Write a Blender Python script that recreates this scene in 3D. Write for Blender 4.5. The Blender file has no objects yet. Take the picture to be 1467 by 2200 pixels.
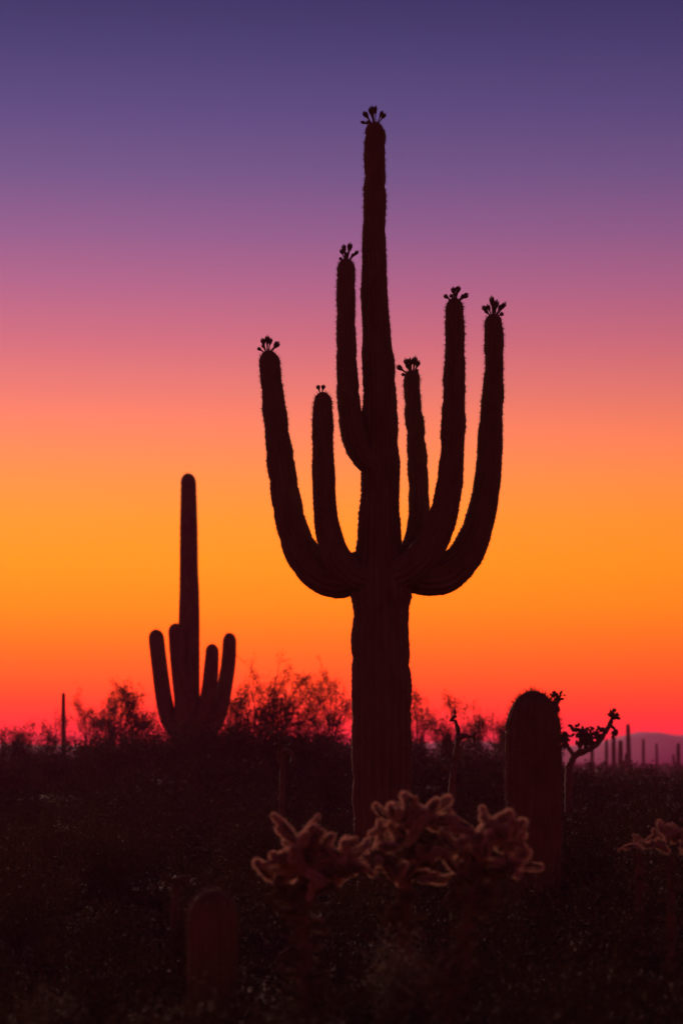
import bpy, math, random
import numpy as np

R = math.radians
scene = bpy.context.scene
col = scene.collection

# ------------------------------------------------------------------ camera
EYE = 1.6            # camera height above the sand
F = 85.0 / 36.0 * 2200.0   # focal length in photograph pixels
cam_d = bpy.data.cameras.new('camera')
cam_d.sensor_fit = 'VERTICAL'
cam_d.sensor_height = 36.0
cam_d.lens = 85.0
cam_d.shift_y = 540.0 / 2200.0
cam_d.clip_start = 0.1
cam_d.clip_end = 30000.0
cam_d.dof.use_dof = True
cam_d.dof.focus_distance = 25.8
cam_d.dof.aperture_fstop = 2.0
cam = bpy.data.objects.new('camera', cam_d)
cam.location = (0, 0, EYE)
cam.rotation_euler = (R(90), 0, 0)
col.objects.link(cam)
scene.camera = cam

# ------------------------------------------------------------------ sky
SUN_AZ = R(-10)      # the sun went down a little left of the view (+Y)
world = bpy.data.worlds.new('World')
scene.world = world
world.use_nodes = True
nt = world.node_tree
nt.nodes.clear()
N = nt.nodes.new
L = nt.links.new


def srgb(r, g, b):
    def f(c):
        c /= 255.0
        return c / 12.92 if c <= 0.04045 else ((c + 0.055) / 1.055) ** 2.4
    return (f(r), f(g), f(b), 1.0)


out = N('ShaderNodeOutputWorld')
bg = N('ShaderNodeBackground')
tc = N('ShaderNodeTexCoord')
sep = N('ShaderNodeSeparateXYZ')
L(tc.outputs['Generated'], sep.inputs[0])
asin = N('ShaderNodeMath'); asin.operation = 'ARCSINE'
L(sep.outputs['Z'], asin.inputs[0])
mr = N('ShaderNodeMapRange')
mr.inputs['From Min'].default_value = R(-0.5)
mr.inputs['From Max'].default_value = R(39.5)
L(asin.outputs[0], mr.inputs['Value'])
ramp = N('ShaderNodeValToRGB')
ramp.color_ramp.interpolation = 'LINEAR'
# twilight colours by elevation in degrees
SKY = [(-0.5, 285, 6, 8), (0.45, 300, 24, 0), (0.9, 322, 46, 0), (1.5, 345, 74, 0), (2.1, 352, 97, 0),
       (2.8, 352, 117, 0), (3.7, 346, 140, 0), (4.7, 332, 152, 16), (5.7, 315, 153, 42), (6.6, 292, 148, 68), (7.6, 266, 137, 92),
       (8.7, 238, 124, 113), (9.9, 209, 110, 128), (11.1, 180, 102, 139), (12.3, 149, 95, 143),
       (13.6, 117, 88, 140), (15.0, 93, 77, 133), (16.4, 73, 66, 120), (17.8, 54, 53, 105),
       (22, 46, 44, 91), (28, 40, 38, 80), (39.5, 34, 32, 66)]
els = ramp.color_ramp.elements
for i, (deg, r, g, b) in enumerate(SKY):
    pos = (deg + 0.5) / 40.0
    e = els[i] if i < 2 else els.new(pos)
    e.position = pos
    e.color = srgb(r, g, b)
L(mr.outputs[0], ramp.inputs[0])
# the glow weakens away from the place where the sun went down
dot = N('ShaderNodeVectorMath'); dot.operation = 'DOT_PRODUCT'
L(tc.outputs['Generated'], dot.inputs[0])
dot.inputs[1].default_value = (math.sin(SUN_AZ), math.cos(SUN_AZ), 0.0)
half = N('ShaderNodeMath'); half.operation = 'MULTIPLY_ADD'
half.inputs[1].default_value = 0.5; half.inputs[2].default_value = 0.5
L(dot.outputs['Value'], half.inputs[0])
powr = N('ShaderNodeMath'); powr.operation = 'POWER'; powr.inputs[1].default_value = 12.0
L(half.outputs[0], powr.inputs[0])
lobe = N('ShaderNodeMapRange')
lobe.inputs['To Min'].default_value = 0.5; lobe.inputs['To Max'].default_value = 1.1
L(powr.outputs[0], lobe.inputs['Value'])
mul = N('ShaderNodeVectorMath'); mul.operation = 'SCALE'
L(ramp.outputs[0], mul.inputs[0]); L(lobe.outputs[0], mul.inputs['Scale'])
nish = N('ShaderNodeTexSky'); nish.sky_type = 'NISHITA'
nish.sun_disc = False
nish.sun_elevation = R(6.0)
nish.sun_rotation = SUN_AZ
nish.dust_density = 4.0
nsc = N('ShaderNodeVectorMath'); nsc.operation = 'SCALE'; nsc.inputs['Scale'].default_value = 0.00028
L(nish.outputs[0], nsc.inputs[0])
add = N('ShaderNodeVectorMath'); add.operation = 'ADD'
L(mul.outputs[0], add.inputs[0]); L(nsc.outputs[0], add.inputs[1])
L(add.outputs[0], bg.inputs['Color'])
bg.inputs['Strength'].default_value = 1.0
L(bg.outputs[0], out.inputs['Surface'])

# ------------------------------------------------------------------ sun (last red light at the horizon)
sd = bpy.data.lights.new('sun', 'SUN')
sd.energy = 4.2
sd.angle = R(12)
sd.color = (1.0, 0.50, 0.38)
sun = bpy.data.objects.new('sun', sd)
col.objects.link(sun)
sun.rotation_euler = (R(-84.0), 0, -SUN_AZ)   # shines from the horizon behind the cacti towards the camera

scene.view_settings.view_transform = 'Standard'
scene.view_settings.look = 'None'
scene.view_settings.exposure = 0.0
scene.view_settings.gamma = 1.0
scene.view_settings.use_curve_mapping = False
scene.cycles.max_bounces = 6
scene.cycles.volume_bounces = 1
scene.cycles.use_denoising = True

# ================================================================== helpers
rng = np.random.default_rng(7)
random.seed(7)


def terrain(x, y):
    x = np.asarray(x, float); y = np.asarray(y, float)
    def ss(a, b, v):
        t = np.clip((v - a) / (b - a), 0, 1)
        return t * t * (3 - 2 * t)
    mound = (0.35 * ss(9.0, 3.0, x) + 0.9 * np.exp(-((x + 3.3) / 5.0) ** 2)) * ss(34, 60, y) * (1 - ss(105, 190, y))
    bumps = 0.07 * np.sin(x * 0.55 + 1.3) * np.cos(y * 0.41) + 0.05 * np.sin(x * 1.3 + y * 0.9)
    far = np.clip((y - 150) / 400, 0, 1)
    return mound + bumps * (1 - far) * np.clip(1.2 - np.abs(x) / 300, 0, 1)


def W(px, py, d):
    """photograph pixel at distance d (metres) -> point in the desert"""
    return np.array([(px - 733.5) * d / F, d, EYE + (1640.0 - py) * d / F])


def mat(name, c1, c2, scale=8.0, rough=0.8, bump=0.0, stretch=None, trans=0.0, detail=4.0, spec=0.25):
    m = bpy.data.materials.new(name)
    m.use_nodes = True
    n = m.node_tree.nodes; l = m.node_tree.links
    b = n['Principled BSDF']
    t = n.new('ShaderNodeTexCoord')
    mp = n.new('ShaderNodeMapping')
    if stretch: mp.inputs['Scale'].default_value = stretch
    ns = n.new('ShaderNodeTexNoise')
    ns.inputs['Scale'].default_value = scale; ns.inputs['Detail'].default_value = detail
    l.new(t.outputs['Object'], mp.inputs[0]); l.new(mp.outputs[0], ns.inputs['Vector'])
    r = n.new('ShaderNodeValToRGB')
    r.color_ramp.elements[0].position = 0.32; r.color_ramp.elements[1].position = 0.68
    r.color_ramp.elements[0].color = (*c1, 1); r.color_ramp.elements[1].color = (*c2, 1)
    l.new(ns.outputs['Fac'], r.inputs[0])
    l.new(r.outputs[0], b.inputs['Base Color'])
    b.inputs['Roughness'].default_value = rough
    b.inputs['Specular IOR Level'].default_value = spec
    if bump:
        bp = n.new('ShaderNodeBump'); bp.inputs['Strength'].default_value = bump
        bp.inputs['Distance'].default_value = 0.02
        l.new(ns.outputs['Fac'], bp.inputs['Height']); l.new(bp.outputs[0], b.inputs['Normal'])
    if trans:
        tr = n.new('ShaderNodeBsdfTranslucent'); l.new(r.outputs[0], tr.inputs['Color'])
        mx = n.new('ShaderNodeMixShader'); mx.inputs[0].default_value = trans
        l.new(b.outputs[0], mx.inputs[1]); l.new(tr.outputs[0], mx.inputs[2])
        l.new(mx.outputs[0], n['Material Output'].inputs['Surface'])
    return m


M = {
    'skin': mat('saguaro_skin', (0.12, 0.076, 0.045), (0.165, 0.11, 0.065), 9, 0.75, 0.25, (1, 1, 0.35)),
    'spine': mat('saguaro_spine', (0.16, 0.12, 0.09), (0.24, 0.19, 0.14), 20, 0.7),
    'bud': mat('flower_bud', (0.07, 0.06, 0.035), (0.11, 0.09, 0.05), 30, 0.8),
    'cholla': mat('cholla_joint', (0.07, 0.06, 0.035), (0.11, 0.09, 0.055), 25, 0.85, 0.3),
    'straw': mat('cholla_spine', (0.74, 0.57, 0.49), (0.86, 0.70, 0.61), 30, 0.6, trans=0.65),
    'straw_old': mat('old_spine', (0.20, 0.16, 0.11), (0.30, 0.24, 0.17), 30, 0.7, trans=0.3),
    'wood': mat('cholla_wood', (0.10, 0.07, 0.05), (0.16, 0.115, 0.08), 14, 0.9, 0.5),
    'bark': mat('tree_bark', (0.06, 0.055, 0.035), (0.10, 0.085, 0.05), 12, 0.9, 0.4),
    'leaf': mat('tree_leaf', (0.06, 0.06, 0.03), (0.10, 0.095, 0.045), 3, 0.8, trans=0.2),
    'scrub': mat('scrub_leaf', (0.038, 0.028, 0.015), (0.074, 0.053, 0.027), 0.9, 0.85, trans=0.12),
    'grey_leaf': mat('grey_leaf', (0.10, 0.085, 0.065), (0.15, 0.125, 0.10), 6, 0.85, trans=0.2),
    'twig': mat('scrub_twig', (0.06, 0.048, 0.036), (0.11, 0.09, 0.07), 4, 0.9),
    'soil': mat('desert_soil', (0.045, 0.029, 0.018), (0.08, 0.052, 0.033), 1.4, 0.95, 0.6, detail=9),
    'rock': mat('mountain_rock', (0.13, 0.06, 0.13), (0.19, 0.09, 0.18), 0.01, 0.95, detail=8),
}


class MB:
    def __init__(s):
        s.v = []; s.f = []; s.n = 0

    def add(s, v, f):
        v = np.asarray(v, np.float64).reshape(-1, 3); f = np.asarray(f, np.int64)
        if len(f) == 0: return
        if f.shape[1] == 4:
            f = np.concatenate([f[:, [0, 1, 2]], f[:, [0, 2, 3]]])
        s.v.append(v); s.f.append(f + s.n); s.n += len(v)

    def mesh(s, name, smooth=True, shift=(0, 0, 0)):
        v = np.concatenate(s.v) - np.asarray(shift); f = np.concatenate(s.f)
        me = bpy.data.meshes.new(name)
        me.vertices.add(len(v)); me.vertices.foreach_set('co', v.astype(np.float32).ravel())
        me.loops.add(f.size); me.loops.foreach_set('vertex_index', f.astype(np.int32).ravel())
        me.polygons.add(len(f))
        me.polygons.foreach_set('loop_start', np.arange(0, f.size, 3, dtype=np.int32))
        me.polygons.foreach_set('loop_total', np.full(len(f), 3, np.int32))
        me.polygons.foreach_set('use_smooth', np.full(len(f), smooth, bool))
        me.update(calc_edges=True)
        return me


def obj(name, me, m, parent=None, loc=(0, 0, 0), stuff=False):
    o = bpy.data.objects.new(name, me)
    if me is not None and m is not None and not me.materials:
        me.materials.append(m)
    o.location = loc
    col.objects.link(o)
    if parent is not None: o.parent = parent
    if stuff: o['kind'] = 'stuff'
    return o


def thing(name, label, cat, loc, group=None):
    o = bpy.data.objects.new(name, None)
    o.empty_display_size = 0.2
    o.location = loc
    col.objects.link(o)
    o['label'] = label; o['category'] = cat
    if group: o['group'] = group
    return o


def structure(name, me, m):
    o = obj(name, me, m); o['kind'] = 'structure'; return o


def spline(pts, step):
    """Catmull-Rom through rows (any width), resampled by arc length of the first three columns"""
    p = np.asarray(pts, float)
    p = np.vstack([2 * p[0] - p[1], p, 2 * p[-1] - p[-2]])
    outp = []
    for i in range(1, len(p) - 2):
        a, b, c, d = p[i - 1], p[i], p[i + 1], p[i + 2]
        t = np.linspace(0, 1, 24, endpoint=False)[:, None]
        outp.append(0.5 * ((2 * b) + (-a + c) * t + (2 * a - 5 * b + 4 * c - d) * t ** 2 + (-a + 3 * b - 3 * c + d) * t ** 3))
    q = np.vstack(outp + [p[-2:-1]])
    s = np.concatenate([[0], np.cumsum(np.linalg.norm(np.diff(q[:, :3], axis=0), axis=1))])
    n = max(3, int(s[-1] / step) + 1)
    u = np.linspace(0, s[-1], n)
    return np.stack([np.interp(u, s, q[:, k]) for k in range(q.shape[1])], 1), u


def frames(c, ref=(0, 1, 0)):
    t = np.gradient(c, axis=0); t /= np.linalg.norm(t, axis=1)[:, None] + 1e-12
    n = np.zeros_like(c)
    r = np.asarray(ref, float)
    r = r - t[0] * (r @ t[0])
    if np.linalg.norm(r) < 1e-4: r = np.array([1.0, 0, 0]) - t[0] * t[0][0]
    n[0] = r / np.linalg.norm(r)
    for i in range(1, len(c)):
        v = n[i - 1] - t[i] * (n[i - 1] @ t[i]); n[i] = v / np.linalg.norm(v)
    return t, n, np.cross(t, n)


def spikes(p, d, ln, w):
    """thin three-sided spikes: bases p, directions d, lengths ln, base width w"""
    p = np.asarray(p); d = np.asarray(d); ln = np.broadcast_to(ln, len(p))[:, None]; w = np.broadcast_to(w, len(p))[:, None]
    d = d / (np.linalg.norm(d, axis=1)[:, None] + 1e-9)
    a = np.cross(d, np.where(np.abs(d[:, 2:3]) < 0.9, [[0, 0, 1.0]], [[1.0, 0, 0]])); a /= np.linalg.norm(a, axis=1)[:, None]
    b = np.cross(d, a)
    v = np.stack([p + a * w, p + (-0.5 * a + 0.866 * b) * w, p + (-0.5 * a - 0.866 * b) * w, p + d * ln], 1).reshape(-1, 3)
    k = np.arange(len(p))[:, None] * 4
    f = np.concatenate([k + [0, 1, 3], k + [1, 2, 3], k + [2, 0, 3]])
    return v, f


def tube(mb, pts, r, seg=6, cap=True):
    """plain tapered tube along pts with radii r"""
    c = np.asarray(pts, float); r = np.broadcast_to(r, len(c))
    t, n, b = frames(c, (0.31, 0.9, 0.17))
    th = np.arange(seg) / seg * 2 * np.pi
    ring = (np.cos(th)[None, :, None] * n[:, None] + np.sin(th)[None, :, None] * b[:, None]) * r[:, None, None] + c[:, None]
    v = ring.reshape(-1, 3)
    i = np.arange(len(c) - 1)[:, None] * seg; j = np.arange(seg)[None]; j2 = (j + 1) % seg
    f = np.stack([i + j, i + j2, i + seg + j2, i + seg + j], -1).reshape(-1, 4)
    mb.add(v, f)
    if cap:
        mb.add(np.vstack([ring[-1], c[-1:] + t[-1:] * r[-1] * 0.6]),
               np.stack([np.arange(seg), (np.arange(seg) + 1) % seg, np.full(seg, seg)], 1))


def ribbed(rows, step, ribs, depth, seed, spine=None, wave=0.02, per=6, wave_len=0.3, cap=1.3, cap_exp=2.1):
    """a saguaro stem: rows of (x,y,z,radius) from base to tip -> MB body, MB spines"""
    g = np.random.default_rng(seed)
    q, s = spline(rows, step)
    # round growing tip, with finer rings there
    capl = q[-1, 3] * cap
    s0 = s[-1] - capl
    u = np.concatenate([s[s < s0], s0 + capl * np.sin(np.linspace(0, np.pi / 2, 15))])
    q = np.stack([np.interp(u, s, q[:, k]) for k in range(4)], 1); s = u
    c, rad = q[:, :3].copy(), q[:, 3].copy()
    e = np.clip((s - s0) / capl, 0, 1)
    rad = rad * np.sqrt(np.clip(1 - e ** cap_exp, 0.0004, 1))
    ph = g.uniform(0, 6.28, 12)
    t, n, b = frames(c)
    m = ribs * per
    th = np.arange(m) / m * 2 * np.pi
    S, T = s[:, None], th[None]
    prof = 1 - depth * (1 - np.abs(np.cos(ribs * T / 2 + 0.12 * np.sin(S * 1.7 + ph[0]))) ** 0.8)
    lump = (np.sin(S / wave_len * 6.283 + 1.3 * np.sin(T + ph[1]) + ph[2]) * 0.6
            + np.sin(S / (wave_len * 1.73) * 6.283 + 1.1 * np.sin(2 * T + ph[3]) + ph[4])
            + np.sin(S / (wave_len * 0.47) * 6.283 + 2.0 * np.sin(T + ph[5]) + ph[6]) * 0.4)
    notch = (1 - np.abs(np.sin(3.1416 * S / (wave_len * 1.15) + 0.9 * np.sin(S * 1.3 + ph[8]) + 0.5 * np.sin(T + ph[9])))) ** 3
    lump = lump * (0.55 + 0.45 * np.sin(S * 1.9 + T * 2 + ph[7]))
    areole = 0.012 * np.sin(S / 0.035 * 6.283) * np.abs(np.cos(ribs * T / 2)) ** 6
    wave = wave * np.minimum(1, 0.11 / (rad[:, None] + 1e-3))
    rr = rad[:, None] * prof * (1 + wave * lump - wave * 2.2 * notch * (0.6 + 0.4 * np.sin(2 * T + S + ph[10])) + areole)
    ring = c[:, None] + (np.cos(T)[..., None] * n[:, None] + np.sin(T)[..., None] * b[:, None]) * rr[..., None]
    mb = MB()
    i = np.arange(len(c) - 1)[:, None] * m; j = np.arange(m)[None]; j2 = (j + 1) % m
    mb.add(ring.reshape(-1, 3), np.stack([i + j, i + j2, i + m + j2, i + m + j], -1).reshape(-1, 4))
    sp = MB()
    if spine:
        gap, cnt, ln, w = spine
        sm = np.concatenate([[0], np.cumsum(np.hypot(np.diff(s), np.diff(rad)))])
        ia = np.unique(np.searchsorted(sm, np.arange(0, sm[-1], gap)).clip(0, len(c) - 1))
        jr = (np.arange(ribs) * per)
        I, J = np.meshgrid(ia, jr, indexing='ij'); I = I.ravel(); J = J.ravel()
        keep = g.random(len(I)) < np.minimum(0.93, 0.1 + 1.3 * rad[I] / rad.max())
        I, J = I[keep], J[keep]
        I = np.repeat(I, cnt); J = np.repeat(J, cnt)
        base = ring[I, J] + t[I] * g.normal(0, .28 * gap, len(I))[:, None]
        rad_dir = np.cos(th[J])[:, None] * n[I] + np.sin(th[J])[:, None] * b[I]
        tip = np.clip((s[I] - (s[-1] - capl)) / capl, 0, 1)[:, None]
        rad_dir = rad_dir * (1 - tip ** 2) + t[I] * tip ** 1.5
        d = rad_dir + g.normal(0, 0.55, base.shape)
        d[np.sum(d * rad_dir, 1) < 0] *= -1
        young = 1 + 0.7 * np.clip((s[I] / s[-1] - 0.55) / 0.45, 0, 1)
        sp.add(*spikes(base, d, ln * g.uniform(0.45, 1.15, len(I)) * young, w))
    return mb, sp


# ================================================================== setting
# ground: one sheet, fine near the camera, coarse towards the horizon
ys = np.concatenate([np.linspace(-60, 6, 12), np.linspace(8, 130, 123), np.geomspace(135, 1900, 30)])
ys = np.concatenate([[-1900, -800, -250], ys])
xs0 = np.concatenate([np.linspace(0, 26, 53), np.geomspace(28, 1900, 24)])
xs = np.concatenate([-xs0[:0:-1], xs0])
X, Y = np.meshgrid(xs, ys)
Z = terrain(X, Y)
mb = MB()
nx = len(xs)
i = (np.arange(len(ys) - 1)[:, None] * nx + np.arange(nx - 1)[None]).ravel()
mb.add(np.stack([X, Y, Z], -1), np.stack([i, i + 1, i + nx + 1, i + nx], 1))
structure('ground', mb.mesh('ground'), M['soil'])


# far mountain range
def ridge(name, dist, prof, depth, seed):
    g = np.random.default_rng(seed)
    xs = np.linspace(-1800, 1800, 361)
    hpx = np.interp(xs * F / dist + 733.5, prof[:, 0], prof[:, 1])
    h = (1640 - hpx) * dist / F + EYE
    h = h + .45 * np.sin(xs * 0.041 + 1) + .3 * np.sin(xs * 0.117) + .2 * np.sin(xs * 0.26 + 2)
    us = np.linspace(-1, 1, 15)
    mb = MB()
    U, Xs = np.meshgrid(us, xs)
    prof_u = np.clip(1 - np.abs(U) ** 1.15, 0, 1)
    Zs = prof_u * np.maximum(h, 2)[:, None] * (1 + (np.sin(Xs * 0.07 + U * 5) * 0.10 + np.sin(Xs * 0.18 - U * 7) * 0.05) * np.abs(U)) - 1.5 * (np.abs(U) > 0.99) - 0.3
    mb.add(np.stack([Xs, dist + U * depth, Zs], -1), None if False else (lambda n: np.stack([n, n + 15, n + 16, n + 1], 1))((np.arange(360)[:, None] * 15 + np.arange(14)[None]).ravel()))
    return structure(name, mb.mesh(name), M['rock'])


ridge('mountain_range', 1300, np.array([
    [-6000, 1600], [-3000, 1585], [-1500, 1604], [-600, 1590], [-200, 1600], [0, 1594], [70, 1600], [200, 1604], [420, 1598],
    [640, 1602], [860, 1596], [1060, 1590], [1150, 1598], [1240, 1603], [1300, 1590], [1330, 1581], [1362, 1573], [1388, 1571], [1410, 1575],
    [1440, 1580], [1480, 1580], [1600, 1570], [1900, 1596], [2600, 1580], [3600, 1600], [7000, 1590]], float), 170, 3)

# ================================================================== main saguaro
D0 = 25.8
K = D0 / F    # metres per photograph pixel there


def stem_rows(pts, dy0=0.0, dy1=0.0, d=D0):
    """(px, py, half width px) from base to tip at distance d, depth drifting from dy0 to dy1"""
    rows = []
    k = len(pts) - 1
    for i, (x, y, hw) in enumerate(pts):
        t = i / k
        p = W(x, y, d); p[1] += dy0 + (dy1 - dy0) * (t ** 0.8)
        rows.append((*p, hw * d / F))
    return rows


bud_profile = [(0, .30), (.25, .34), (.5, .40), (.66, .52), (.80, .86), (.91, .95), (.97, .8), (1.0, .45)]
bm = MB()
tube(bm, [(0, 0, z) for z, _ in bud_profile], [r for _, r in bud_profile], 8)
# a ragged ring of withered petals round the end of the bud
a = np.arange(8) / 8 * 6.283
bm.add(*spikes(np.stack([np.cos(a) * .7, np.sin(a) * .7, np.full(8, .9)], 1), np.stack([np.cos(a) * .8, np.sin(a) * .8, np.full(8, .10)], 1), .55, .30))
bud_mesh = bm.mesh('flower_bud')
bud_mesh.materials.append(M['bud'])
from mathutils import Vector


def buds(parent, origin, base, tips, conv, d, depth, size=5.7):
    bx, by = conv(*base)
    for k, tp in enumerate(tips):
        tx, ty = conv(tp[0], tp[1]); w = tp[2] if len(tp) > 2 else 1.0
        b0 = W(bx + (tx - bx) * 0.22, by + 8, d); b0[1] += depth + 0.03 * math.sin(k * 2.4)
        t0 = W(tx, ty, d); t0[1] += depth + 0.09 * math.sin(k * 2.4 + 0.5)
        v = Vector(t0 - b0)
        o = obj('flower_bud', bud_mesh, None, parent, Vector(b0) - Vector(origin))
        o.rotation_mode = 'QUATERNION'
        o.rotation_quaternion = v.to_track_quat('Z', 'Y')
        o.scale = (size * w * d / F * 0.78, size * w * d / F * 0.78, v.length)


def za(x, y): return 500 + .4431 * x, 200 + .4431 * y
def zb(x, y): return 500 + .4431 * x, 750 + .4431 * y


root0 = np.array([W(820, 1640, D0)[0], D0, float(terrain(W(820, 1640, D0)[0], D0))])
sag = thing('saguaro_cactus', 'tall dark saguaro with six upturned arms and flower buds on every tip', 'cactus', root0)


def make_stem(parent, root, name, rows, step, ribs, depth, seed, spine, wave, wave_len=0.3):
    b, s = ribbed(rows, step, ribs, depth, seed, spine, wave, wave_len=wave_len)
    o = obj(name, b.mesh(name, True, root), M['skin'], parent)
    if s.n:
        obj('spines', s.mesh('spines', False, root), M['spine'], o, stuff=True)
    return o


trunk_edges = [(1975, 768, 880), (1900, 764, 882), (1800, 760, 884), (1700, 757, 884), (1600, 755, 884), (1520, 755, 884), (1453, 755, 883),
               (1400, 754, 880), (1376, 754, 878), (1340, 757, 879), (1304, 757, 879), (1277, 752, 885), (1240, 756, 878),
               (1193, 762, 868), (1150, 767, 862), (1104, 770, 859), (1060, 774, 858), (1016, 776, 859), (971, 776, 857),
               (883, 778, 853), (838, 779, 851), (794, 778, 848), (732, 777, 841), (687, 778, 837), (640, 774, 833), (599, 776, 832),
               (510, 778, 828.5), (421, 781, 829), (333, 781.5, 827.5), (289, 784, 827), (262, 785, 827)]
rows = stem_rows([((l + r) / 2, y, (r - l) / 2) for y, l, r in trunk_edges])
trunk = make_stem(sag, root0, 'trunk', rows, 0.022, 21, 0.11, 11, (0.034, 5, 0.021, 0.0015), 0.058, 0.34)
buds(trunk, root0, (690, 138), [(675, 70, 1.2), (640, 96, 1.1), (664, 92, .7), (628, 130, .7), (722, 102, .75), (735, 107, .8), (652, 132, .7), (692, 84, .6)], za, D0, 0.0)

ARMS = [
    # outer left
    ([(812, 1222, 42), (760, 1229, 43), (722, 1239, 47), (682, 1224, 42), (650, 1188, 38), (630, 1140, 34), (618, 1090, 32), (606, 1016, 30.5), (592, 905, 26), (580, 794, 23), (575, 748, 21)], 0.0, 0.15, 16,
     (165, 1232), [(143, 1183), (166, 1174, 1.1), (184, 1192, .8), (214, 1196, 1.3), (124, 1231, .8), (145, 1212, .8)], za),
    # inner left, short
    ([(800, 1250, 34), (755, 1236, 33), (725, 1204, 31), (708, 1158, 28), (699, 1104, 25), (695.5, 1025, 24), (694, 960, 22.5), (694, 883, 21), (694, 855, 20)], -0.1, -0.42, 14,
     (430, 232), [(415, 208, .9), (441, 208, .9)], zb),
    # upper left
    ([(810, 1003, 30), (784, 985, 29), (763, 946, 28), (752, 900, 26), (747, 840, 24), (745, 790, 22.5), (743, 700, 20.5), (743, 620, 20), (743, 564, 20)], -0.05, -0.2, 14,
     (550, 815), [(538, 760, 1.0), (568, 756, 1.1), (526, 791, .8), (521, 812, .7), (602, 795, .8), (584, 803, .7), (553, 790, .9)], za),
    # inner right, short
    ([(835, 1238, 30), (872, 1205, 29), (894, 1155, 25.5), (901, 1104, 23), (901.5, 1060, 22.5), (900, 1016, 22), (897, 950, 21.2), (894, 905, 20), (889.5, 861, 18.5), (887, 803, 18.5), (888, 780, 18)], 0.15, 0.5, 13,
     (875, 72), [(809, 46, 1.1), (828, 85, .8), (845, 24, 1.2), (868, 10, 1.1), (889, 14, 1.2), (906, 28, 1.0), (902, 60, .7), (850, 48, .9), (905, 76, .6), (862, 34, 1.0)], zb),
    # middle right
    ([(830, 1242, 38), (875, 1226, 37), (913, 1190, 35), (937, 1148, 33), (952, 1104, 30.5), (961, 1060, 28.5), (966, 1016, 26.5), (968.5, 972, 25.5), (970, 927, 25.8), (971, 883, 24.8), (972.5, 794, 22), (973, 750, 21), (972, 690, 19.5), (972, 657, 19)], -0.1, -0.45, 15,
     (1065, 1033), [(1021, 1019, .9), (1060, 988, 1.1), (1081, 992, 1.1), (1124, 1011, 1.1), (1046, 1025, .8), (1072, 1012, .8), (1108, 1016, .8)], za),
    # outer right
    ([(815, 1222, 42), (882, 1230, 43), (925, 1237, 44.5), (962, 1228, 41.5), (998, 1195, 38), (1020, 1150, 34), (1034, 1104, 31.5), (1043, 1060, 29.5), (1049, 1016, 28.3), (1052, 972, 27.7), (1055, 905, 25.5), (1060, 830, 22.5), (1062, 780, 20.3), (1061, 700, 20.5), (1061, 670, 20)], 0.0, 0.1, 16,
     (1265, 1062), [(1219, 1027, 1.0), (1229, 1046, .8), (1255, 996, 1.1), (1283, 999, 1.2), (1317, 1020, 1.0), (1309, 1062, .9), (1241, 1019, .9), (1297, 1033, .8), (1270, 1012, 1.0)], za),
]
for k, (pts, d0, d1, ribs, base, tips, conv) in enumerate(ARMS):
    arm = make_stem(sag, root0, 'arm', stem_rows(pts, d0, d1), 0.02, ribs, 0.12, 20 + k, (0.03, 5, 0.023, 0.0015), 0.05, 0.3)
    buds(arm, root0, base, tips, conv, D0, d1)

# ================================================================== young columnar saguaro on the right
D1 = 23.0
e1 = [(1960, 1094, 1198), (1850, 1088, 1203), (1750, 1086, 1206), (1650, 1084, 1206), (1600, 1084, 1205), (1560, 1085, 1204)]
pr = W(1145, 1640, D1); root1 = np.array([pr[0], D1, float(terrain(pr[0], D1))])
ys1 = thing('saguaro_cactus', 'short thick armless saguaro with a rounded spiny top, right of the tall one', 'cactus', root1)
r1 = [( *W((l + r) / 2, y, D1), (r - l) / 2 * D1 / F) for y, l, r in e1]
# long rounded head
for y, hw in [(1500, 59.5), (1484, 59)]:
    r1.append((*W(1144, y, D1), hw * D1 / F))
b_, s_ = ribbed(r1, 0.014, 19, 0.10, 31, (0.026, 6, 0.046, 0.0018), 0.006, cap=1.55, cap_exp=2.0)
tk = obj('trunk', b_.mesh('trunk', True, root1), M['skin'], ys1)
obj('spines', s_.mesh('spines', False, root1), M['spine'], tk, stuff=True)

# small round-topped saguaro low in the dark foreground
D3 = 14.0
pr = W(457, 1640, D3); root3 = np.array([pr[0], D3, float(terrain(pr[0], D3))])
sg3 = thing('saguaro_cactus', 'small dark round-topped saguaro low in the brush, left of the front chollas', 'cactus', root3)
b_, s_ = ribbed([(*W(457, y, D3), hw * D3 / F) for y, hw in ((2270, 47), (2200, 50), (2100, 53), (2000, 53), (1950, 52), (1913, 51))],
                0.012, 15, 0.11, 33, (0.024, 6, 0.03, 0.0014), 0.01, cap=1.1, cap_exp=2.0)
tk = obj('trunk', b_.mesh('trunk', True, root3), M['skin'], sg3)
obj('spines', s_.mesh('spines', False, root3), M['spine'], tk, stuff=True)

# ================================================================== second saguaro, farther back on the left
D2 = 70.0
def zc(x, y): return 290 + .2727 * x, 1000 + .2727 * y
pr = W(408, 1640, D2); root2 = np.array([pr[0], D2, float(terrain(pr[0], D2)) - 0.05])
sg2 = thing('saguaro_cactus', 'blurred saguaro with one tall spire and four short arms, left of the tall cactus', 'cactus', root2)
def rows2(pts, dy):
    o = []
    for i, (x, y, hw) in enumerate(pts):
        p = W(*zc(x, y), D2); p[1] += dy * i / (len(pts) - 1)
        o.append((*p, hw * 1.1 * .2727 * D2 / F))
    return o
make_stem(sg2, root2, 'trunk', rows2([(410, 2500, 98), (410, 2300, 98), (410, 2080, 96), (412, 1850, 92), (415, 1700, 88), (425, 1500, 79), (428, 1200, 75.5), (429, 1000, 71), (426, 800, 66), (425, 500, 63), (423, 200, 56), (420, 62, 54)], 0),
          0.06, 18, 0.10, 41, (0.09, 3, 0.03, 0.003), 0.008, 0.6)
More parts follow.
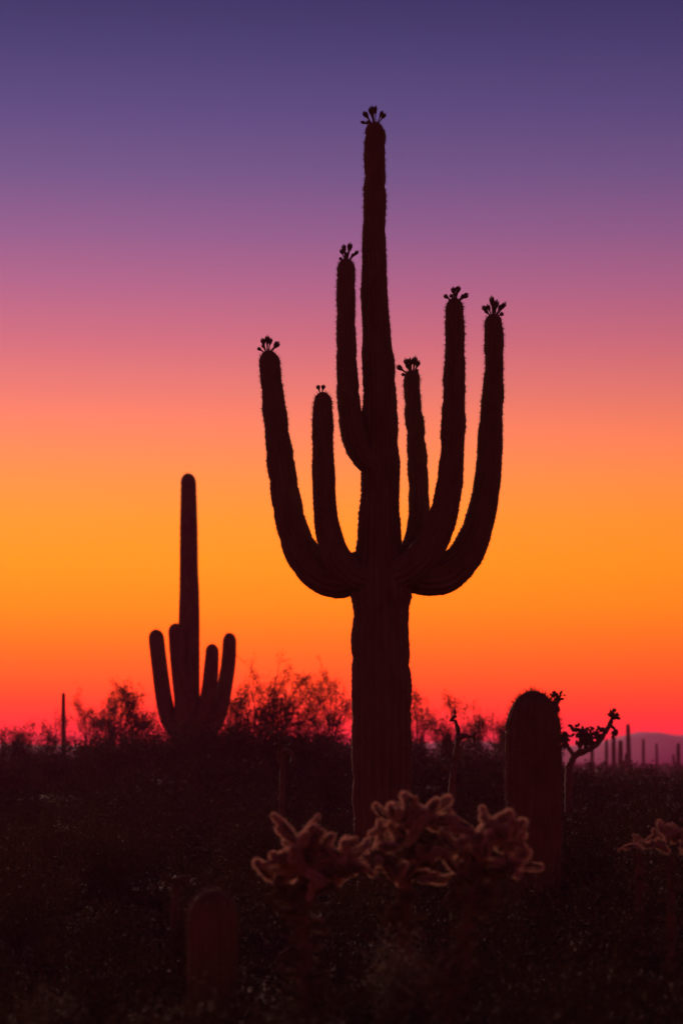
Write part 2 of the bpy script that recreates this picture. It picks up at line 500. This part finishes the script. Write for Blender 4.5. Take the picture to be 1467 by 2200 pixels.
for k, (pts, dy) in enumerate([
        ([(410, 2150, 66), (330, 2085, 66), (262, 1985, 62), (224, 1820, 60), (194, 1600, 58), (170, 1400, 57), (160, 1288, 55)], 0.2),
        ([(418, 2120, 58), (392, 2000, 57), (370, 1800, 56), (352, 1600, 56), (341, 1450, 55), (334, 1320, 54), (332, 1258, 52)], -0.7),
        ([(420, 2200, 56), (500, 2080, 56), (560, 1900, 56), (590, 1750, 55), (606, 1600, 53), (614, 1490, 48), (615, 1412, 45)], -0.5),
        ([(420, 2230, 66), (530, 2150, 66), (625, 2030, 62), (678, 1880, 58), (712, 1700, 55), (734, 1550, 53), (742, 1400, 50), (742, 1314, 48)], 0.3)]):
    make_stem(sg2, root2, 'arm', rows2(pts, dy), 0.06, 13, 0.11, 50 + k, (0.09, 3, 0.03, 0.003), 0.008, 0.6)

# ================================================================== saguaros far out on the plain
FAR = [  # px, top py, width px, distance, lean px, label
    (1271, 1601, 8, 190, 0, 'dim distant saguaro column behind the crooked cholla branch, on the plain'),
    (1302, 1588, 8, 210, 0, 'slim distant saguaro on the plain, just left of the one under the cholla tip'),
    (1317, 1577, 10, 170, -1, 'distant saguaro just below the raised tip of the crooked cholla'),
    (1332, 1590, 11, 160, 1, 'stubby distant saguaro left of the tallest one on the plain'),
    (1348, 1555, 10, 175, -3, 'tallest distant saguaro on the plain, its top above the mountain crest'),
    (1381, 1587, 7, 260, 0, 'thin distant saguaro in front of the highest part of the mountain'),
    (1409, 1597, 6, 290, -2, 'smallest thin distant saguaro right of the mountain top'),
    (1456, 1596, 9, 200, 0, 'distant saguaro at the right edge of the picture before the mountain'),
    (137, 1488, 10, 120, 0, 'thin lone saguaro pole rising above the brush at far left'),
]
for k, (px, top, w, d, lean, lab) in enumerate(FAR):
    b0 = W(px - lean, 1640, d); gz = float(terrain(b0[0], d))
    root = np.array([b0[0], d, gz])
    t = thing('saguaro_cactus', lab, 'cactus', root, 'small saguaros in the distance')
    tp = W(px, top, d); hw = w / 2 * d / F
    rows = [(root[0], d, gz - 0.2, hw * 0.9), (root[0] + 0.3 * (tp[0] - root[0]), d, gz + 0.3 * (tp[2] - gz), hw * 1.05),
            (root[0] + 0.7 * (tp[0] - root[0]), d, gz + 0.7 * (tp[2] - gz), hw), (*tp, hw * 0.8)]
    make_stem(t, root, 'trunk', rows, 0.12, 12, 0.1, 70 + k, None, 0.02, 0.8)
    if k in (3, 7):   # stubby side arms
        sx = 1 if k == 3 else -1
        h = tp[2] - gz
        pts = [(root[0], d, gz + h * .45, hw * .7), (root[0] + sx * hw * 1.7, d, gz + h * .47, hw * .7), (root[0] + sx * hw * 2.3, d + .1, gz + h * .6, hw * .65), (root[0] + sx * hw * 2.3, d + .1, gz + h * .72, hw * .55)]
        make_stem(t, root, 'arm', pts, 0.12, 10, 0.1, 90 + k, None, 0.02, 0.8)


# ================================================================== chollas
def joint_mesh(length, rad, n_sp, sp_len, seed, spine_mat, name='joint', sw=0.0028):
    """unit joint along +Z: knobbly core and a coat of spines (two meshes)"""
    g = np.random.default_rng(seed)
    core = MB()
    zs = np.linspace(0, 1, 10)
    pr = np.sqrt(np.clip(1 - (2 * zs - 1) ** 4, 0.06, 1))
    seg = 10
    th = np.arange(seg) / seg * 2 * np.pi
    rr = rad * pr[:, None] * (1 + 0.14 * np.cos(zs[:, None] * 38 + th[None] * 5))
    bend = 0.02 * np.sin(zs * 3.14)
    ring = np.stack([rr * np.cos(th) + bend[:, None], rr * np.sin(th), np.repeat(zs[:, None] * length, seg, 1)], -1)
    i = np.arange(len(zs) - 1)[:, None] * seg; j = np.arange(seg)[None]; j2 = (j + 1) % seg
    core.add(ring.reshape(-1, 3), np.stack([i + j, i + j2, i + seg + j2, i + seg + j], -1).reshape(-1, 4))
    core.add(np.vstack([ring[-1], [[0, 0, length * 1.03]]]), np.stack([np.arange(seg), (np.arange(seg) + 1) % seg, np.full(seg, seg)], 1))
    z = g.random(n_sp) ** 0.85; a = g.uniform(0, 6.283, n_sp)
    r = rad * np.sqrt(np.clip(1 - (2 * z - 1) ** 4, 0.05, 1))
    p = np.stack([r * np.cos(a), r * np.sin(a), z * length], 1)
    d = np.stack([np.cos(a), np.sin(a), (z - 0.45) * 1.6], 1) + g.normal(0, 0.38, (n_sp, 3))
    sp = MB(); sp.add(*spikes(p, d, sp_len * g.uniform(0.6, 1.15, n_sp), sw))
    mc = core.mesh(name); mc.materials.append(M['cholla'])
    ms = sp.mesh('spines', False); ms.materials.append(spine_mat)
    return mc, ms


JT = [joint_mesh(0.135, 0.0125, 820, 0.025, 200 + k, M['straw']) for k in range(4)]
JO = [joint_mesh(0.13, 0.013, 300, 0.022, 210 + k, M['straw_old']) for k in range(2)]
g_j = np.random.default_rng(99)


def put_joint(parent, root, kind, p, d, scale):
    mc, ms = kind[int(g_j.integers(len(kind)))]
    o = obj('joint', mc, None, parent, Vector(p - root))
    o.rotation_mode = 'QUATERNION'
    q = Vector(d).to_track_quat('Z', 'Y')
    from mathutils import Quaternion
    o.rotation_quaternion = q @ Quaternion((0, 0, 1), g_j.uniform(0, 6.28))
    o.scale = (scale,) * 3
    obj('spines', ms, None, o, stuff=True)
    return p + np.asarray(d) / np.linalg.norm(d) * 0.135 * scale * 0.93


def teddy(name, label, d, base_px, limbs, heads, seed, scale=1.0, group=None, kind=None, old=0.028):
    """limbs: polylines of (px,py,depth offset,radius m); heads: (px,py,depth,n joints,spread)"""
    g = np.random.default_rng(seed)
    kind = kind or JT
    b = W(base_px, 1640, d); root = np.array([b[0], d, float(terrain(b[0], d))])
    t = thing(name, label, 'cactus', root, group)
    for k, lm in enumerate(limbs):
        rows = []
        for (x, y, dy, r) in lm:
            p = W(x, y, d); p[1] += dy
            if y > 9000: p = root.copy(); p[2] -= 0.1
            rows.append((*p, r))
        q, s = spline(rows, 0.03)
        m_ = MB()
        rr = q[:, 3] * (1 + 0.12 * np.sin(s * 55) + 0.1 * g.normal(0, 1, len(s)))
        tube(m_, q[:, :3], rr, 9)
        lo = obj('trunk' if k == 0 else 'limb', m_.mesh('limb', True, root), M['wood'], t)
        ns = int(s[-1] * 900)
        ii = g.integers(0, len(q), ns); dd = g.normal(0, 1, (ns, 3)); dd[:, 2] *= 0.4
        dd /= np.linalg.norm(dd, axis=1)[:, None]
        sp = MB(); sp.add(*spikes(q[ii, :3] + dd * q[ii, 3:4] * 0.9, dd + g.normal(0, .2, dd.shape), g.uniform(.012, .03, ns), .001))
        obj('spines', sp.mesh('spines', False, root), M['straw_old'], lo, stuff=True)
        if old:
            for i in range(int(s[-1] / old)):   # dry drooping joints along the limb
                c0 = q[int(g.integers(len(q) // 4, len(q)))]
                an = g.uniform(0, 6.283)
                dr = np.array([math.cos(an), math.sin(an), g.uniform(-.9, .5)]); dr /= np.linalg.norm(dr)
                put_joint(t, root, JO, c0[:3] + dr * c0[3] * .7, dr, scale * g.uniform(.6, 1.0))
    for (x, y, dy, n, spread) in heads:
        p = W(x, y, d); p[1] += dy
        n = int(n * 1.15)
        for i in range(n):
            ang = i / n * 6.283 * 2.4 + g.uniform(-.4, .4)
            up = g.uniform(-0.45, 1.0)
            dr = np.array([math.cos(ang), math.sin(ang), up * 1.15])
            dr /= np.linalg.norm(dr)
            off = p + dr * spread * g.uniform(0.1, 0.6) * np.array([.9, 1, .95])
            sc = scale * g.uniform(0.75, 1.15)
            e = put_joint(t, root, kind, off, dr, sc)
            for _ in range(int(g.integers(0, 2))):
                d2 = dr + g.normal(0, .7, 3); d2[2] += 0.1
                put_joint(t, root, kind, e - dr * 0.015, d2 / np.linalg.norm(d2), sc * g.uniform(.5, .8))
    return t


DC = 13.0
teddy('cholla_cactus', 'pale-spined cholla at left of the three in front, with a low arm reaching left', DC, 660, [
    [(660, 9999, 0, .045), (655, 2080, 0, .04), (650, 1950, 0, .036), (655, 1860, 0, .032), (650, 1825, 0, .028)],
    [(652, 1950, 0, .03), (690, 1890, -.05, .026), (730, 1850, -.06, .022), (745, 1835, -.06, .02)],
    [(650, 1960, 0, .028), (615, 1920, .05, .024), (590, 1895, .06, .02)]],
    [(645, 1820, 0, 12, .14), (690, 1838, .05, 6, .11), (738, 1845, -.06, 6, .08), (618, 1872, .06, 6, .08), (592, 1898, .08, 4, .06), (652, 1868, -.06, 6, .1), (716, 1885, -.05, 4, .07)], 301)
teddy('cholla_cactus', 'pale-spined cholla directly before the tall trunk, tallest of the three in front', DC + .4, 870, [
    [(880, 9999, 0, .05), (872, 2120, 0, .045), (868, 1980, 0, .042), (872, 1880, 0, .036), (880, 1800, 0, .03)],
    [(870, 1900, 0, .03), (835, 1860, -.08, .026), (800, 1830, -.12, .022)],
    [(870, 1880, 0, .028), (905, 1830, .08, .024), (925, 1790, .1, .02)]],
    [(848, 1772, -.05, 9, .12), (905, 1757, .05, 11, .12), (805, 1838, -.1, 4, .08), (872, 1820, -.08, 6, .12), (850, 1895, -.1, 4, .08), (895, 1880, .05, 4, .08)], 302)
teddy('cholla_cactus', 'pale-spined cholla at right of the three in front, before the armless saguaro', DC + .2, 1010, [
    [(985, 9999, 0, .045), (995, 2080, 0, .04), (1005, 1980, 0, .036), (1020, 1900, 0, .032), (1035, 1840, 0, .028)],
    [(1010, 1950, 0, .028), (1060, 1890, -.06, .024), (1090, 1850, -.08, .02)],
    [(1008, 1960, 0, .024), (990, 1920, .06, .022), (978, 1880, .06, .018)]],
    [(1030, 1797, 0, 11, .13), (1082, 1808, -.06, 9, .12), (990, 1830, .05, 5, .08), (988, 1880, .05, 4, .07), (1105, 1862, -.08, 4, .07), (1040, 1850, -.08, 6, .1)], 303)
teddy('cholla_cactus', 'low rounded pale cholla at the bottom, below and between the larger chollas', 11.5, 965, [
    [(960, 9999, 0, .03), (962, 2150, 0, .028), (962, 2120, 0, .024)]],
    [(945, 2112, 0, 8, .10), (978, 2106, .05, 8, .10), (900, 2150, -.05, 5, .08)], 304, 0.7, None, JO)
teddy('cholla_cactus', 'dim pale cholla clump at the right edge, taller of the two there', 15.0, 1440, [
    [(1440, 9999, 0, .03), (1440, 1950, 0, .026), (1440, 1840, 0, .022)]],
    [(1424, 1806, 0, 7, .12), (1462, 1800, .05, 8, .13), (1442, 1835, -.08, 5, .12)], 305, .68)
teddy('cholla_cactus', 'small dim cholla clump left of the one at the right edge', 17.0, 1372, [
    [(1372, 9999, 0, .03), (1372, 1900, 0, .028), (1372, 1830, 0, .024)]],
    [(1362, 1815, 0, 6, .1), (1388, 1808, .05, 5, .1)], 306, .55)
teddy('cholla_cactus', 'faint small cholla in the dark brush left of the front chollas', 16.0, 375, [
    [(375, 9999, 0, .03), (377, 1980, 0, .028), (378, 1905, 0, .024)]],
    [(382, 1890, 0, 6, .08), (368, 1902, 0, 4, .06)], 307, 0.65, None, JO, 0)


# chain-fruit cholla with crooked branches, against the mountain
def chain_cholla(label, d, base, limbs, clumps, seed, jl=0.095, jr=0.027, base_hidden=False, m_wood='wood'):
    g = np.random.default_rng(seed)
    b = W(base[0], base[1], d); gz = float(terrain(b[0], d)); root = np.array([b[0], d, gz])
    t = thing('cholla_cactus', label, 'cactus', root)
    cm = MB(); tube(cm, [(0, 0, z) for z in (0, .15, .4, .7, .9, 1.0)], [.4, .85, 1, .95, .75, .3], 6)
    jm = cm.mesh('joint'); jm.materials.append(M['cholla'])
    for k, lm in enumerate(limbs):
        rows = [(*(W(x, y, d) + [0, dy, 0]), r) for (x, y, dy, r) in lm]
        if k == 0: rows[0] = (*(root - [0, 0, .1]), rows[0][3])
        q, s = spline(rows, 0.05)
        m_ = MB(); tube(m_, q[:, :3], q[:, 3] * (1 + .14 * np.sin(s * 40 + k) + .07 * g.normal(0, 1, len(s))), 8)
        lo = obj('trunk' if k == 0 else 'limb', m_.mesh('limb', True, root), M[m_wood], t)
        ns = int(s[-1] * 260); ii = g.integers(0, len(q), ns); dd = g.normal(0, 1, (ns, 3)); dd /= np.linalg.norm(dd, axis=1)[:, None]
        sp = MB(); sp.add(*spikes(q[ii, :3] + dd * q[ii, 3:4] * .9, dd, g.uniform(.02, .045, ns), .0022))
        obj('spines', sp.mesh('spines', False, root), M['straw_old'], lo, stuff=True)
    for (x, y, dy, n, sx, sz, droop) in clumps:
        c = W(x, y, d) + [0, dy, 0]
        for i in range(int(n * 1.45)):
            p = c + np.clip(g.normal(0, 1, 3), -1.5, 1.5) * [sx * d / F, sx * d / F, sz * d / F]
            v = p - c + g.normal(0, .08, 3) + [0, 0, -droop * .12]
            v /= np.linalg.norm(v)
            o = obj('joint', jm, None, t, Vector(p - root))
            o.rotation_mode = 'QUATERNION'; o.rotation_quaternion = Vector(v).to_track_quat('Z', 'Y')
            k_ = g.uniform(.7, 1.2); o.scale = (jr * k_, jr * k_, jl * k_)
    return t


def zd(x, y): return 1067 + .2727 * x, 1450 + .2727 * y
def zl(*pts): return [(*zd(x, y), dy, r) for (x, y, dy, r) in pts]
chain_cholla('crooked leaning cholla with drooping clusters, right of the armless saguaro', 45, zd(562, 900), [
    zl((562, 900, 0, .075), (566, 770, 0, .07), (585, 690, 0, .068), (608, 635, 0, .065)),
    zl((606, 640, 0, .06), (650, 615, 0, .058), (720, 590, 0, .055), (790, 540, 0, .052), (845, 460, 0, .046), (885, 395, 0, .042), (905, 345, 0, .036), (912, 305, 0, .03)),
    zl((606, 640, 0, .045), (580, 600, 0, .04), (545, 550, 0.05, .036), (515, 510, .05, .03)),
    zl((625, 620, 0, .036), (650, 580, -.1, .03), (665, 530, -.1, .028), (660, 470, -.1, .024)),
    zl((735, 578, 0, .032), (735, 520, .1, .028), (720, 460, .1, .022)),
    zl((880, 405, 0, .03), (912, 410, 0, .027), (930, 440, 0, .024), (928, 465, 0, .02)),
    zl((790, 540, 0, .03), (790, 480, -.1, .026), (775, 440, -.1, .02))],
    [(*zd(640, 440), -.1, 22, 9, 7, 1), (*zd(690, 440), 0, 16, 9, 7, 1), (*zd(675, 505), -.1, 14, 8, 6, 1), (*zd(735, 455), .1, 14, 8, 6, 1), (*zd(715, 530), .1, 12, 8, 5, 1),
     (*zd(775, 455), -.1, 10, 7, 6, 1), (*zd(820, 450), 0, 6, 5, 5, 0), (*zd(912, 318), 0, 16, 4.5, 5, -.5), (*zd(925, 440), 0, 7, 3, 5, 1),
     (*zd(527, 485), .05, 18, 7, 6, 1), (*zd(540, 535), .05, 6, 4, 4, 1)], 401, .09, .026)
chain_cholla('ragged cholla top peeping out behind the armless saguaro', 40, (1183, 1700), [
    zl((430, 900, 0, .07), (440, 600, 0, .06), (448, 350, 0, .05), (455, 270, 0, .042), (458, 205, 0, .034)),
    zl((455, 265, 0, .032), (480, 215, 0, .028), (500, 185, 0, .024))],
    [(*zd(440, 178), 0, 10, 5, 4, 0), (*zd(490, 178), 0, 9, 5, 4, 0), (*zd(455, 225), 0, 8, 4, 4, 1), (*zd(462, 255), 0, 5, 3, 4, 1)], 402, .075, .02)


def ze(x, y): return 717 + .511 * x, 1300 + .511 * y
def zle(*pts): return [(*ze(x, y), dy, r) for (x, y, dy, r) in pts]
chain_cholla('thin bare forked cholla stem between the tall trunk and the armless saguaro', 36, ze(490, 900), [
    zle((490, 960, 0, .06), (494, 840, 0, .056), (498, 740, 0, .052), (508, 660, 0, .05), (520, 590, 0, .045), (522, 530, 0, .036), (510, 485, 0, .026)),
    zle((508, 660, 0, .05), (478, 620, .1, .042), (468, 570, .1, .034), (485, 545, .1, .026)),
    zle((521, 560, 0, .045), (548, 548, -.1, .036), (575, 556, -.1, .028), (590, 540, -.1, .02)),
    zle((500, 690, 0, .04), (470, 690, .1, .032), (458, 670, .1, .024))],
    [(*ze(505, 470), 0, 5, 4, 6, 0), (*ze(470, 555), .1, 4, 4, 6, 1), (*ze(590, 545), -.1, 4, 4, 5, 1)], 403, .08, .018)


def zf(x, y): return .511 * x, 1300 + .511 * y
def zlf(*pts): return [(*zf(x, y), dy, r) for (x, y, dy, r) in pts]
chain_cholla('faint dead cholla with a hooked top in the brush left of the tall trunk', 32, zf(1185, 900), [
    zlf((1185, 960, 0, .046), (1186, 800, 0, .042), (1188, 700, 0, .038), (1190, 640, 0, .034), (1188, 590, 0, .028)),
    zlf((1190, 640, 0, .03), (1205, 610, 0, .027), (1225, 620, -.05, .024), (1238, 650, -.05, .02)),
    zlf((1188, 680, 0, .036), (1172, 640, .06, .03), (1180, 590, .06, .024))],
    [(*zf(1192, 585), 0, 8, 6, 4, 0), (*zf(1235, 645), -.05, 5, 4, 4, 1)], 404)


# ================================================================== bare-limbed trees along the horizon
def make_tree(name, label, px, top, width, d, seed, group, nstem=5, leafy=1.0, base_px=None):
    g = np.random.default_rng(seed)
    b = W(base_px or px, 1640, d); gz = float(terrain(b[0], d)); root = np.array([b[0], d, gz])
    t = thing(name, label, 'tree', root, group)
    H = W(px, top, d)[2] - gz
    Wd = width * d / F / 2
    cx = W(px, top, d)[0] - root[0]
    wood = MB(); leaf = MB()
    tips = []

    def grow(p, v, ln, r, lvl):
        n = 5
        pts = [p]
        for i in range(n - 1):
            v = v + g.normal(0, .13, 3); v[2] += .03 * (2 - lvl) + .02; v /= np.linalg.norm(v)
            pts.append(pts[-1] + v * ln / (n - 1))
        tube(wood, pts, np.linspace(r, r * .6, n), 5 if lvl < 2 else 3, cap=False)
        if lvl >= 4:
            tips.append((pts[-1], v)); tips.append((pts[-2], v)); return
        nb = [3, 3, 3, 4][lvl]
        for i in range(nb):
            k = n - 1 if i == 0 else int(g.integers(2, n))
            d2 = v + g.normal(0, [.5, .55, .6, .65][lvl], 3); d2[2] += .12
            d2 /= np.linalg.norm(d2)
            grow(pts[k], d2, ln * g.uniform(.58, .82), r * .58, lvl + 1)

    trunk_len = H * .30
    for s in range(nstem):
        a = s / nstem * 6.283 + g.uniform(-.5, .5)
        v = np.array([math.cos(a) * .55 * Wd / H * 2, math.sin(a) * .55, 1.0]); v /= np.linalg.norm(v)
        grow(np.array([0, 0, -.1]), v, trunk_len * g.uniform(.8, 1.2), max(.055, H * .019), 0)
    tp = np.array([x for x, _ in tips]); tv = np.array([x for _, x in tips])
    # fit the grown crown to the outline seen in the photograph
    allp = np.concatenate(wood.v)
    sx = Wd / np.percentile(np.abs(allp[:, 0]), 98); sz = H / np.percentile(allp[:, 2], 99.5)
    for v in wood.v:
        k = np.clip(v[:, 2] / allp[:, 2].max(), 0, 1)
        v[:, 0] = v[:, 0] * (1 + (sx - 1) * np.clip(k * 2, 0, 1)) + cx * k; v[:, 2] *= sz
    k = np.clip(tp[:, 2] / allp[:, 2].max(), 0, 1)
    tp[:, 0] = tp[:, 0] * (1 + (sx - 1) * np.clip(k * 2, 0, 1)) + cx * k; tp[:, 2] *= sz
    # leaf sprays along the last twigs, in clumps: some twigs carry many, some none
    dens = np.clip(0.55 + 0.7 * np.sin(tp[:, 0] * 4.1 + seed) * np.cos(tp[:, 2] * 3.7 + seed * 2) + g.normal(0, .3, len(tp)), 0, 1.5)
    for j in range(int(11 * leafy + 2)):
        keep = g.random(len(tp)) < dens
        p = tp[keep] + tv[keep] * g.uniform(-.15, .22, keep.sum())[:, None] + g.normal(0, .055, (keep.sum(), 3))
        a = g.normal(0, 1, p.shape); a /= np.linalg.norm(a, axis=1)[:, None]
        b2 = np.cross(a, g.normal(0, 1, p.shape)); b2 /= np.linalg.norm(b2, axis=1)[:, None]
        l = g.uniform(.02, .045, len(p))[:, None]
        v = np.stack([p - a * l, p + b2 * l * .45, p + a * l, p - b2 * l * .45], 1).reshape(-1, 3)
        leaf.add(v, np.arange(len(p))[:, None] * 4 + np.arange(4)[None])
    obj('trunk', wood.mesh('trunk'), M['bark'], t)
    obj('crown', leaf.mesh('crown', False), M['leaf'], t, stuff=False)
    return t


G1 = 'thorn trees along the horizon'
TREES = [
    (590, 1428, 190, 82, 7, 1.0, 'widest thorn tree on the horizon, between the two big saguaros'),
    (706, 1440, 120, 88, 5, .7, 'sparse thorn tree touching the left side of the tall trunk'),
    (288, 1472, 110, 84, 5, .8, 'twiggy thorn tree just left of the blurred saguaro'),
    (238, 1490, 75, 90, 4, .7, 'narrow thorn tree, middle of the three left of the blurred saguaro'),
    (196, 1497, 70, 86, 4, .8, 'thorn tree, leftmost of the three left of the blurred saguaro'),
    (120, 1535, 90, 80, 4, .5, 'small bare thorn tree around the lone saguaro pole'),
    (66, 1560, 60, 78, 4, .5, 'tiny bare thorn tree left of the lone saguaro pole'),
    (18, 1574, 60, 76, 4, .5, 'tiny bare thorn tree at the left edge of the picture'),
    (905, 1468, 100, 86, 4, .8, 'thorn tree touching the right side of the tall trunk'),
    (955, 1505, 90, 80, 4, .8, 'low thorn tree behind the bare forked cholla stem'),
    (1028, 1522, 70, 84, 4, .8, 'low thorn tree midway between tall trunk and armless saguaro'),
    (1080, 1535, 60, 88, 4, .6, 'thorn tree partly hidden by the left side of the armless saguaro'),
    (505, 1480, 90, 78, 4, .6, 'low thorn tree at the right foot of the blurred saguaro'),
]
for k, (px, top, wd, d, ns, lf, lab) in enumerate(TREES):
    make_tree('thorn_tree', lab, px, top, wd, d, 500 + k, G1, ns, lf)


# ================================================================== brush
def bush(leaf, twig, g, c, h, r, n_leaf, n_stem, ls):
    """vase-shaped desert shrub: stems fan out from the foot, leaves crowd the outer half"""
    if n_stem:
        a = g.uniform(0, 6.283, n_stem); o = g.uniform(.1, 1, n_stem) ** .7
        e = np.stack([np.cos(a) * r * o, np.sin(a) * r * o, h * np.sqrt(np.clip(1.05 - o ** 2 * .8, 0.1, 1)) * g.uniform(.7, 1.05, n_stem)], 1)
        base = np.repeat(np.array([c]), n_stem, 0) + g.normal(0, .05, (n_stem, 3)) * [1, 1, 0]
        twig.add(*spikes(base, e, np.linalg.norm(e, axis=1), .004 + .003 * r))
        k = g.integers(0, n_stem, n_leaf); t = g.uniform(.35, 1.0, n_leaf) ** .7
        p = base[k] + e[k] * t[:, None] + g.normal(0, .07 * r + .02, (n_leaf, 3))
    else:
        a = g.uniform(0, 6.283, n_leaf); o = g.uniform(0, 1, n_leaf) ** .6; z = g.uniform(0, 1, n_leaf)
        p = c + np.stack([np.cos(a) * r * o, np.sin(a) * r * o, h * z * np.sqrt(np.clip(1 - o ** 2 * .85, 0, 1))], 1)
    a = g.normal(0, 1, p.shape); a[:, 2] += .4; a /= np.linalg.norm(a, axis=1)[:, None]
    b2 = np.cross(a, g.normal(0, 1, p.shape)); b2 /= np.linalg.norm(b2, axis=1)[:, None] + 1e-9
    l = g.uniform(.6, 1.3, len(p))[:, None] * ls
    v = np.stack([p - a * l, p + b2 * l * .85, p + a * l], 1).reshape(-1, 3)
    leaf.add(v, np.arange(len(p) * 3).reshape(-1, 3))


g = np.random.default_rng(1234)
leaf = MB(); twig = MB()
def top_limit(px, d):
    """how high the brush stands, as seen over the chollas and up to the horizon"""
    if d < 15: return 1990
    if d < 24: return 1790
    if d < 34: return 1705
    lim = np.interp(px, [-300, 0, 150, 330, 480, 760, 1080, 1190, 1230, 1500, 2000], [1616, 1611, 1594, 1534, 1530, 1566, 1600, 1636, 1650, 1650, 1650])
    if d < 52: return lim + 45
    return lim
cnt = 0
for d0, d1_, step in [(8, 16, .85), (16, 34, 1.2), (34, 60, 1.7), (60, 120, 2.6)]:
    y = d0
    while y < d1_:
        hw = .165 * y + 5
        x = -hw
        while x < hw:
            bx = x + g.uniform(-.5, .5) * step; by = y + g.uniform(-.5, .5) * step
            x += step
            if math.hypot(bx - root0[0], by - D0) < .6 or math.hypot(bx - root1[0], by - D1) < .55: continue
            if abs(by - D3) < .5 and abs(bx - root3[0]) < .4: continue
            gz = float(terrain(bx, by))
            hm = W(0, top_limit(bx * F / by + 733.5, by), by)[2] - gz
            h = hm * (g.uniform(.55, 1.0) if by < 52 else g.uniform(.88, 1.08))
            if h < .15: h = .15
            h = min(h, 1.9)
            r = min(max(h * g.uniform(.5, .8), .25), step * .85)
            nl = int((1500 if by < 34 else 700 if by < 60 else 420) * (0.5 + r))
            bush(leaf, twig, g, np.array([bx, by, gz - .02]), h, r, nl, 18 if by < 34 else 10, .013 if by < 20 else .02 if by < 40 else .032 if by < 60 else .05)
            cnt += 1
        y += step
# low dry growth between the near shrubs
for by in np.arange(8.5, 30, .45):
    for bx in np.arange(-.165 * by - 2, .165 * by + 2, .45):
        x2 = bx + g.uniform(-.25, .25); y2 = by + g.uniform(-.25, .25)
        bush(leaf, twig, g, np.array([x2, y2, float(terrain(x2, y2)) - .02]), g.uniform(.08, .22), g.uniform(.32, .45), 150, 0, .026)
for by in np.arange(30, 76, 1.0):
    for bx in np.arange(-.165 * by - 2, .165 * by + 2, 1.0):
        x2 = bx + g.uniform(-.5, .5); y2 = by + g.uniform(-.5, .5)
        bush(leaf, twig, g, np.array([x2, y2, float(terrain(x2, y2)) - .02]), g.uniform(.15, .4), g.uniform(.6, .9), 90, 0, .06)
# thinner far brush on the plain
for k in range(1500):
    by = float(np.exp(g.uniform(math.log(120), math.log(1100))))
    bx = g.uniform(-1, 1) * (.17 * by + 12)
    gz = float(terrain(bx, by))
    h = g.uniform(.6, 1.9); bush(leaf, twig, g, np.array([bx, by, gz]), h, h * g.uniform(.8, 1.5), 70, 0, .10 + by * .0004)
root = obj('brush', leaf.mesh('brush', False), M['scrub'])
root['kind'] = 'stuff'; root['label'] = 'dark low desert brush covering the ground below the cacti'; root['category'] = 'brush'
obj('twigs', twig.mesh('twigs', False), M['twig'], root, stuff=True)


# rounded pale shrubs that stand out of the dark brush
def dome(label, px, top, width, d, seed):
    g = np.random.default_rng(seed)
    b = W(px, 1640, d); gz = float(terrain(b[0], d)); h = W(px, top, d)[2] - gz
    t = thing('rounded_shrub', label, 'shrub', (b[0], d, gz), 'rounded greyish shrubs in the dark foreground')
    lf = MB(); tw = MB()
    bush(lf, tw, g, np.zeros(3), h, width / 2 * d / F, 2600, 60, .012)
    obj('foliage', lf.mesh('foliage', False), M['grey_leaf'], t)
    obj('stems', tw.mesh('stems', False), M['twig'], t, stuff=True)
dome('greyish rounded shrub below the tallest of the three front chollas', 870, 1962, 150, 12.6, 602)
dome('greyish rounded shrub low at the bottom left of the picture', 110, 2130, 110, 13.0, 603)

# ================================================================== air
v = [(sx * 2000, sy * 2000, z) for z in (-2.5, 22) for sy in (-1, 1) for sx in (-1, 1)]
me = bpy.data.meshes.new('haze')
me.from_pydata(v, [], [(0, 2, 3, 1), (4, 5, 7, 6), (0, 1, 5, 4), (2, 6, 7, 3), (0, 4, 6, 2), (1, 3, 7, 5)])
hm = bpy.data.materials.new('haze'); hm.use_nodes = True
hn = hm.node_tree.nodes; hn.clear()
ho = hn.new('ShaderNodeOutputMaterial'); hv = hn.new('ShaderNodeVolumePrincipled')
hv.inputs['Color'].default_value = (0.95, 0.20, 0.66, 1)
hv.inputs['Density'].default_value = 0.00042
hv.inputs['Anisotropy'].default_value = 0.1
hm.node_tree.links.new(hv.outputs[0], ho.inputs['Volume'])
hz = obj('haze', me, hm, stuff=True)
hz['label'] = 'thin evening haze lying over the whole desert'; hz['category'] = 'haze'
